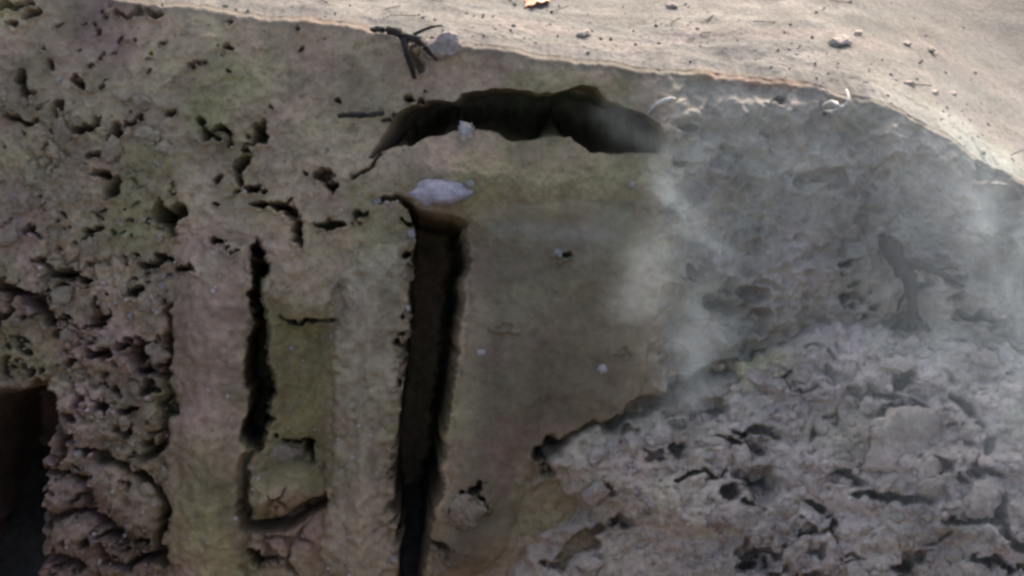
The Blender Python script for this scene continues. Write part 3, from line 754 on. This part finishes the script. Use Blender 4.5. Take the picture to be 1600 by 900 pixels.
rooty('broken_twig', 'short straight dark twig pointing left from the hollow end', 'twig', [
    ('stem', flat_pts([(528, 181), (550, 179), (575, 180), (604, 176)], [.09, .10, .09, -.03]), [3 * k2, 4.5 * k2, 4 * k2, 3 * k2])], M_ROOT)
rooty('thin_root', 'thin pinkish upright stem sticking out of the earth heap', 'stem', [
    ('stem', [heap_at(1297, 648)[0], heap_at(1297, 625)[0] + N * .06, heap_at(1295, 605)[0] + N * .08, heap_at(1296, 596)[0] + N * .08], [2 * k2, 3 * k2, 3 * k2, 2 * k2])], M_PINK)

def scrap(name, label, cat, mat, px, py, w, h, deg, where, lift=0.03, curl=0.5):
    nx, ny = 14, 8
    P, n = where(px, py)
    c, s = math.cos(math.radians(deg)), math.sin(math.radians(deg))
    if where is ground_at: A, B, K = U, Vector((0, 1, 0)), Vector((0, 0, 1))
    else: A, B, K = U * c + V * s, V * c - U * s, N
    vs, fs = [], []
    for side in (0, 1):
        for j in range(ny):
            for i in range(nx):
                a = (i / (nx - 1) - .5); b = (j / (ny - 1) - .5)
                b2 = b * (1 - 1.1 * a * a + 0.25 * math.sin(i * 1.3 + px))
                z = lift + curl * h * (math.cos(a * 4) * .5 + 0.35 * mnoise.noise(Vector((a * 5 + px, b * 4, 0)))) + curl * h * b * b * 1.4
                vs.append(tuple(A * (a * w) + B * (b2 * h + 0.25 * h * math.sin(a * 3)) + K * (z - side * 0.004)))
    o2 = nx * ny
    for j in range(ny - 1):
        for i in range(nx - 1):
            q_ = (j * nx + i, j * nx + i + 1, (j + 1) * nx + i + 1, (j + 1) * nx + i)
            fs.append(q_); fs.append(tuple(o2 + t for t in reversed(q_)))
    rimv = [i for i in range(nx)] + [j * nx + nx - 1 for j in range(1, ny)] + [(ny - 1) * nx + i for i in range(nx - 2, -1, -1)] + [j * nx for j in range(ny - 2, 0, -1)]
    for a_, b_ in zip(rimv, rimv[1:] + rimv[:1]): fs.append((b_, a_, a_ + o2, b_ + o2))
    me = bpy.data.meshes.new(name); me.from_pydata(vs, [], fs)
    me.polygons.foreach_set('use_smooth', [True] * len(me.polygons)); me.materials.append(mat)
    o = bpy.data.objects.new(name, me); o.location = P
    return link(o, None, label=label, category=cat)
rooty('curled_stalk', 'pale curled stalk on the wall right of the dark hollow', 'stalk', [
    ('stem', flat_pts([(1012, 178), (1022, 166), (1036, 158), (1052, 154), (1060, 160)], [.02, .07, .09, .08, .0]), [1.5 * k2, 3 * k2, 3.2 * k2, 2.6 * k2, 1.2 * k2])], M_SCRAP)
rooty('bent_stalk', 'pale bent stalk hanging just under the rim on the right', 'stalk', [
    ('stem', flat_pts([(1284, 166), (1300, 160), (1314, 168), (1326, 158), (1322, 140)], [.0, .08, .10, .10, .06]), [2 * k2, 3.4 * k2, 3.4 * k2, 3 * k2, 1.5 * k2]),
    ('branch', flat_pts([(1314, 168), (1300, 174), (1288, 172)], [.10, .07, .02]), [2.6 * k2, 2 * k2, 1 * k2])], M_SCRAP)
scrap('orange_scrap', 'orange scrap lying on the sunlit ground at top centre', 'scrap', M_ORANGE, 838, 6, 44 * k2, 60 * k2, 0, ground_at, 0.01, 0.15)
# pale lump of dry earth by the twig
P, n = wall_at(692, 70)
place('dry_clod', lump('dry_clod', soil('dry_earth', (0.33, 0.26, 0.22), 0.25, 0.9, 0.5, 2.0), 91, 4), P, N, 22 * k2, 0.4, (1.5, .8, .6), spin=0.2,
      label='pale dry clod at the rim beside the forked twig', category='clod')

# ------------------------------------------------------------------ crumbs, gravel and straw nobody could count
def scatter(name, spots, mat, kind='stuff', tint=None):
    """many small lumps as one mesh: spots are (point, normal, size)"""
    bm = bmesh.new(); bmesh.ops.create_icosphere(bm, subdivisions=1, radius=1.0)
    bco = np.array([v.co[:] for v in bm.verts]); bf = np.array([[v.index for v in f.verts] for f in bm.faces]); bm.free()
    n = len(spots)
    P = np.array([s[0][:] for s in spots]); S = np.array([s[2] for s in spots])
    j = 1 + 0.28 * rng.standard_normal((n, len(bco), 1))
    ax = rng.uniform(0.6, 1.4, (n, 1, 3))
    co = P[:, None, :] + bco[None] * j * ax * S[:, None, None]
    f = bf[None] + (np.arange(n) * len(bco))[:, None, None]
    me = bpy.data.meshes.new(name)
    co = co.reshape(-1, 3).astype(np.float32); f = f.reshape(-1, 3).astype(np.int32)
    me.vertices.add(len(co)); me.vertices.foreach_set('co', co.ravel())
    me.loops.add(f.size); me.loops.foreach_set('vertex_index', f.ravel())
    me.polygons.add(len(f)); me.polygons.foreach_set('loop_start', np.arange(0, f.size, 3, dtype=np.int32))
    me.polygons.foreach_set('use_smooth', np.ones(len(f), bool))
    me.update(calc_edges=True); me.materials.append(mat)
    o = bpy.data.objects.new(name, me)
    return link(o, None, kind=kind, label=tint or 'fine crumbs of loose earth', category='soil')
sp = []
while len(sp) < 2600:
    px = random.uniform(-60, 640); py = random.uniform(40, 940)
    dens = 1.0 if px < 265 and py > 160 else 0.35
    if 272 < px < 385 and py > 400: dens = 0.1
    if 420 < px < 520 and py > 480: dens = 0.06
    if random.random() > dens: continue
    P, n = wall_at(px, py)
    sp.append((P, n, random.choice((1.2, 1.6, 2.2, 3.0)) * k2))
scatter('soil_crumbs', sp, M_CLODB, tint='fine brown crumbs of earth on the left bank')
sp = []
for _ in range(2600):
    px = random.uniform(850, 1680); py = random.uniform(520, 940)
    if sdf(HEAP, np.array([px]), np.array([py]))[0] > -10: continue
    P, n = heap_at(px, py)
    sp.append((P, n, random.choice((1.2, 1.8, 2.6, 3.6, 4.5)) * k2))
scatter('heap_crumbs', sp, M_CLOD, tint='fine grey crumbs of earth on the heap')
sp = []
while len(sp) < 420:
    if random.random() < 0.6: px, py = random.uniform(60, 262), random.uniform(420, 900)
    else: px, py = random.uniform(270, 640), random.uniform(180, 900)
    if px < 105 and py > 590: continue
    P, n = wall_at(px, py)
    sp.append((P, n, random.choice((1.0, 1.4, 1.8, 2.6, 3.4)) * k2))
scatter('pale_grit', sp, soil('pinkish_grit', (0.42, 0.33, 0.30), 0.3, 0.8, 0.4, 4.0), tint='pale pinkish flecks of grit in the left bank')
sp = []
for _ in range(1100):
    c = random.randrange(250, W - 150); r = NR + int(NG * random.uniform(0.0, 0.82))
    P = Vector(ALL[r, c])
    sp.append((P, Vector((0, 0, 1)), random.choice((0.8, 1.0, 1.4, 1.8, 3.0)) * k2))
scatter('gravel', sp, soil('gravel', (0.17, 0.15, 0.12), 0.3, 0.9, 0.4, 4.0), tint='small gravel scattered on the sunlit ground')
# straw
vs, fs = [], []
for _ in range(45):
    c = random.randrange(300, W - 150); r = NR + int(NG * random.uniform(0.05, 0.82))
    P = Vector(ALL[r, c]) + Vector((0, 0, 0.006))
    a = random.gauss(0, 0.6); L = random.uniform(0.03, 0.13); d = Vector((math.cos(a), math.sin(a), random.uniform(-.08, .12))) * L; w = Vector((-math.sin(a), math.cos(a), 0)) * 0.0028; h = Vector((0, 0, 0.004))
    b = len(vs)
    vs += [P - w, P + w, P + h, P + d - w, P + d + w, P + d + h]
    fs += [(b, b + 1, b + 4, b + 3), (b + 1, b + 2, b + 5, b + 4), (b + 2, b, b + 3, b + 5), (b, b + 2, b + 1), (b + 3, b + 4, b + 5)]
me = bpy.data.meshes.new('dry_straw'); me.from_pydata([tuple(v) for v in vs], [], fs); me.materials.append(M_STRAW)
link(bpy.data.objects.new('dry_straw', me), None, kind='stuff', label='short dry straw strewn over the sunlit ground', category='straw')
# stones on the sunlit ground
for px, py, r, lab in ((912, 55, 14, 'stone on the sunlit ground just behind the rim at top centre'), (1310, 68, 22, 'wide stone with a dark underside on the sunlit ground'), (1415, 68, 12, 'left of two small stones on the sunlit ground at upper right'),
                       (1468, 75, 12, 'right of two small stones on the sunlit ground at upper right'), (1340, 55, 12, 'small stone behind the wide stone on the sunlit ground'), (1050, 10, 12, 'small stone at the very top of the sunlit ground'),
                       (1460, 145, 9, 'small stone in the dark line across the pale ground'), (1490, 148, 9, 'tiny stone near the right end of the dark line'), (1420, 132, 10, 'stone at the left end of the dark line')):
    P, n = ground_at(px, py)
    place('ground_stone', random.choice(CL), P, n, r * k2 * 0.7, 0.25, (1.3, 1, .7), label=lab, category='stone')

# ------------------------------------------------------------------ smoke drifting up over the right-hand side
def smoke():
    me = bpy.data.meshes.new('smoke')
    bm = bmesh.new(); bmesh.ops.create_cube(bm, size=2.0)
    bm.to_mesh(me); bm.free()
    m = bpy.data.materials.new('thin_smoke'); m.use_nodes = True
    t = m.node_tree; t.nodes.clear()
    out = node(t, 'OutputMaterial'); pv = node(t, 'VolumePrincipled')
    pv.inputs['Color'].default_value = (0.80, 0.92, 1.0, 1); pv.inputs['Anisotropy'].default_value = 0.2
    tc = node(t, 'TexCoord')
    sep = node(t, 'SeparateXYZ'); t.links.new(tc.outputs['Object'], sep.inputs[0])
    mp = node(t, 'Mapping'); mp.inputs['Scale'].default_value = (2.6, 1.0, 1.6); mp.inputs['Rotation'].default_value = (0, 0, 0.25); mp.inputs['Location'].default_value = (0.9, 0.35, 0.2)
    t.links.new(tc.outputs['Object'], mp.inputs['Vector'])
    nz = node(t, 'TexNoise', Scale=2.0, Detail=3.0, Roughness=0.6, Distortion=1.0)
    t.links.new(mp.outputs[0], nz.inputs['Vector'])
    w = node(t, 'MapRange', interpolation_type='SMOOTHSTEP'); w.inputs['From Min'].default_value = 0.46; w.inputs['From Max'].default_value = 0.64; w.inputs['To Min'].default_value = 0.05; w.inputs['To Max'].default_value = 1.2
    t.links.new(nz.outputs['Fac'], w.inputs['Value'])
    def M(op, a, b=None):
        n = node(t, 'Math', operation=op)
        for i, v in enumerate((a, b)):
            if v is None: continue
            if isinstance(v, (int, float)): n.inputs[i].default_value = v
            else: t.links.new(v, n.inputs[i])
        return n.outputs[0]
    def edge(o, lo0, lo1, hi0, hi1):
        a = node(t, 'MapRange', interpolation_type='SMOOTHSTEP'); a.inputs['From Min'].default_value = lo0; a.inputs['From Max'].default_value = lo1
        b = node(t, 'MapRange', interpolation_type='SMOOTHSTEP'); b.inputs['From Min'].default_value = hi0; b.inputs['From Max'].default_value = hi1; b.inputs['To Min'].default_value = 1; b.inputs['To Max'].default_value = 0
        t.links.new(o, a.inputs['Value']); t.links.new(o, b.inputs['Value'])
        return M('MULTIPLY', a.outputs[0], b.outputs[0])
    wv = node(t, 'TexNoise', Scale=1.0, Detail=3.0); mw = node(t, 'Mapping'); mw.inputs['Scale'].default_value = (1.2, 3.4, 0.6); t.links.new(tc.outputs['Object'], mw.inputs['Vector']); t.links.new(mw.outputs[0], wv.inputs['Vector'])
    env = M('MULTIPLY', M('MULTIPLY', edge(M('ADD', sep.outputs['X'], M('MULTIPLY', M('SUBTRACT', wv.outputs['Fac'], 0.5), 1.3)), -0.60, -0.16, 0.85, 1), edge(sep.outputs['Y'], -1, -0.35, 0.30, 0.75)), edge(sep.outputs['Z'], -1, -0.6, 0.5, 1))
    # the plume thickens to the right
    ramp = node(t, 'MapRange'); ramp.interpolation_type = 'SMOOTHSTEP'; ramp.inputs['From Min'].default_value = -0.1; ramp.inputs['From Max'].default_value = 0.3; ramp.inputs['To Min'].default_value = 0.4; ramp.inputs['To Max'].default_value = 2.5
    t.links.new(sep.outputs['X'], ramp.inputs['Value'])
    dens = M('MULTIPLY', M('MULTIPLY', M('MULTIPLY', w.outputs[0], env), ramp.outputs[0]), 0.42)
    # the nearest wisp, a wavering column
    xs = M('ADD', M('SUBTRACT', sep.outputs['X'], -0.41), M('MULTIPLY', M('SUBTRACT', wv.outputs['Fac'], 0.5), -0.8))
    ga = M('EXPONENT', M('MULTIPLY', M('MULTIPLY', xs, xs), -700.0))
    colm = M('MULTIPLY', M('MULTIPLY', ga, edge(sep.outputs['Y'], -0.55, -0.3, 0.2, 0.6)), edge(sep.outputs['Z'], -1, -0.4, 0.4, 1))
    dens = M('ADD', dens, M('MULTIPLY', M('MULTIPLY', colm, w.outputs[0]), 0.9))
    t.links.new(dens, pv.inputs['Density'])
    t.links.new(pv.outputs[0], out.inputs['Volume'])
    me.materials.append(m)
    o = bpy.data.objects.new('smoke', me)
    hx, hy, hz = 1.7, 1.15, 0.42
    c = U * 1.25 + V * 0.05 + N * 0.95
    o.matrix_world = Matrix(((U.x, V.x, N.x, c.x), (U.y, V.y, N.y, c.y), (U.z, V.z, N.z, c.z), (0, 0, 0, 1))) @ Matrix.Diagonal((hx, hy, hz, 1))
    link(o, None, kind='stuff', label='thin bluish smoke drifting up in front of the right wall', category='smoke')
smoke()
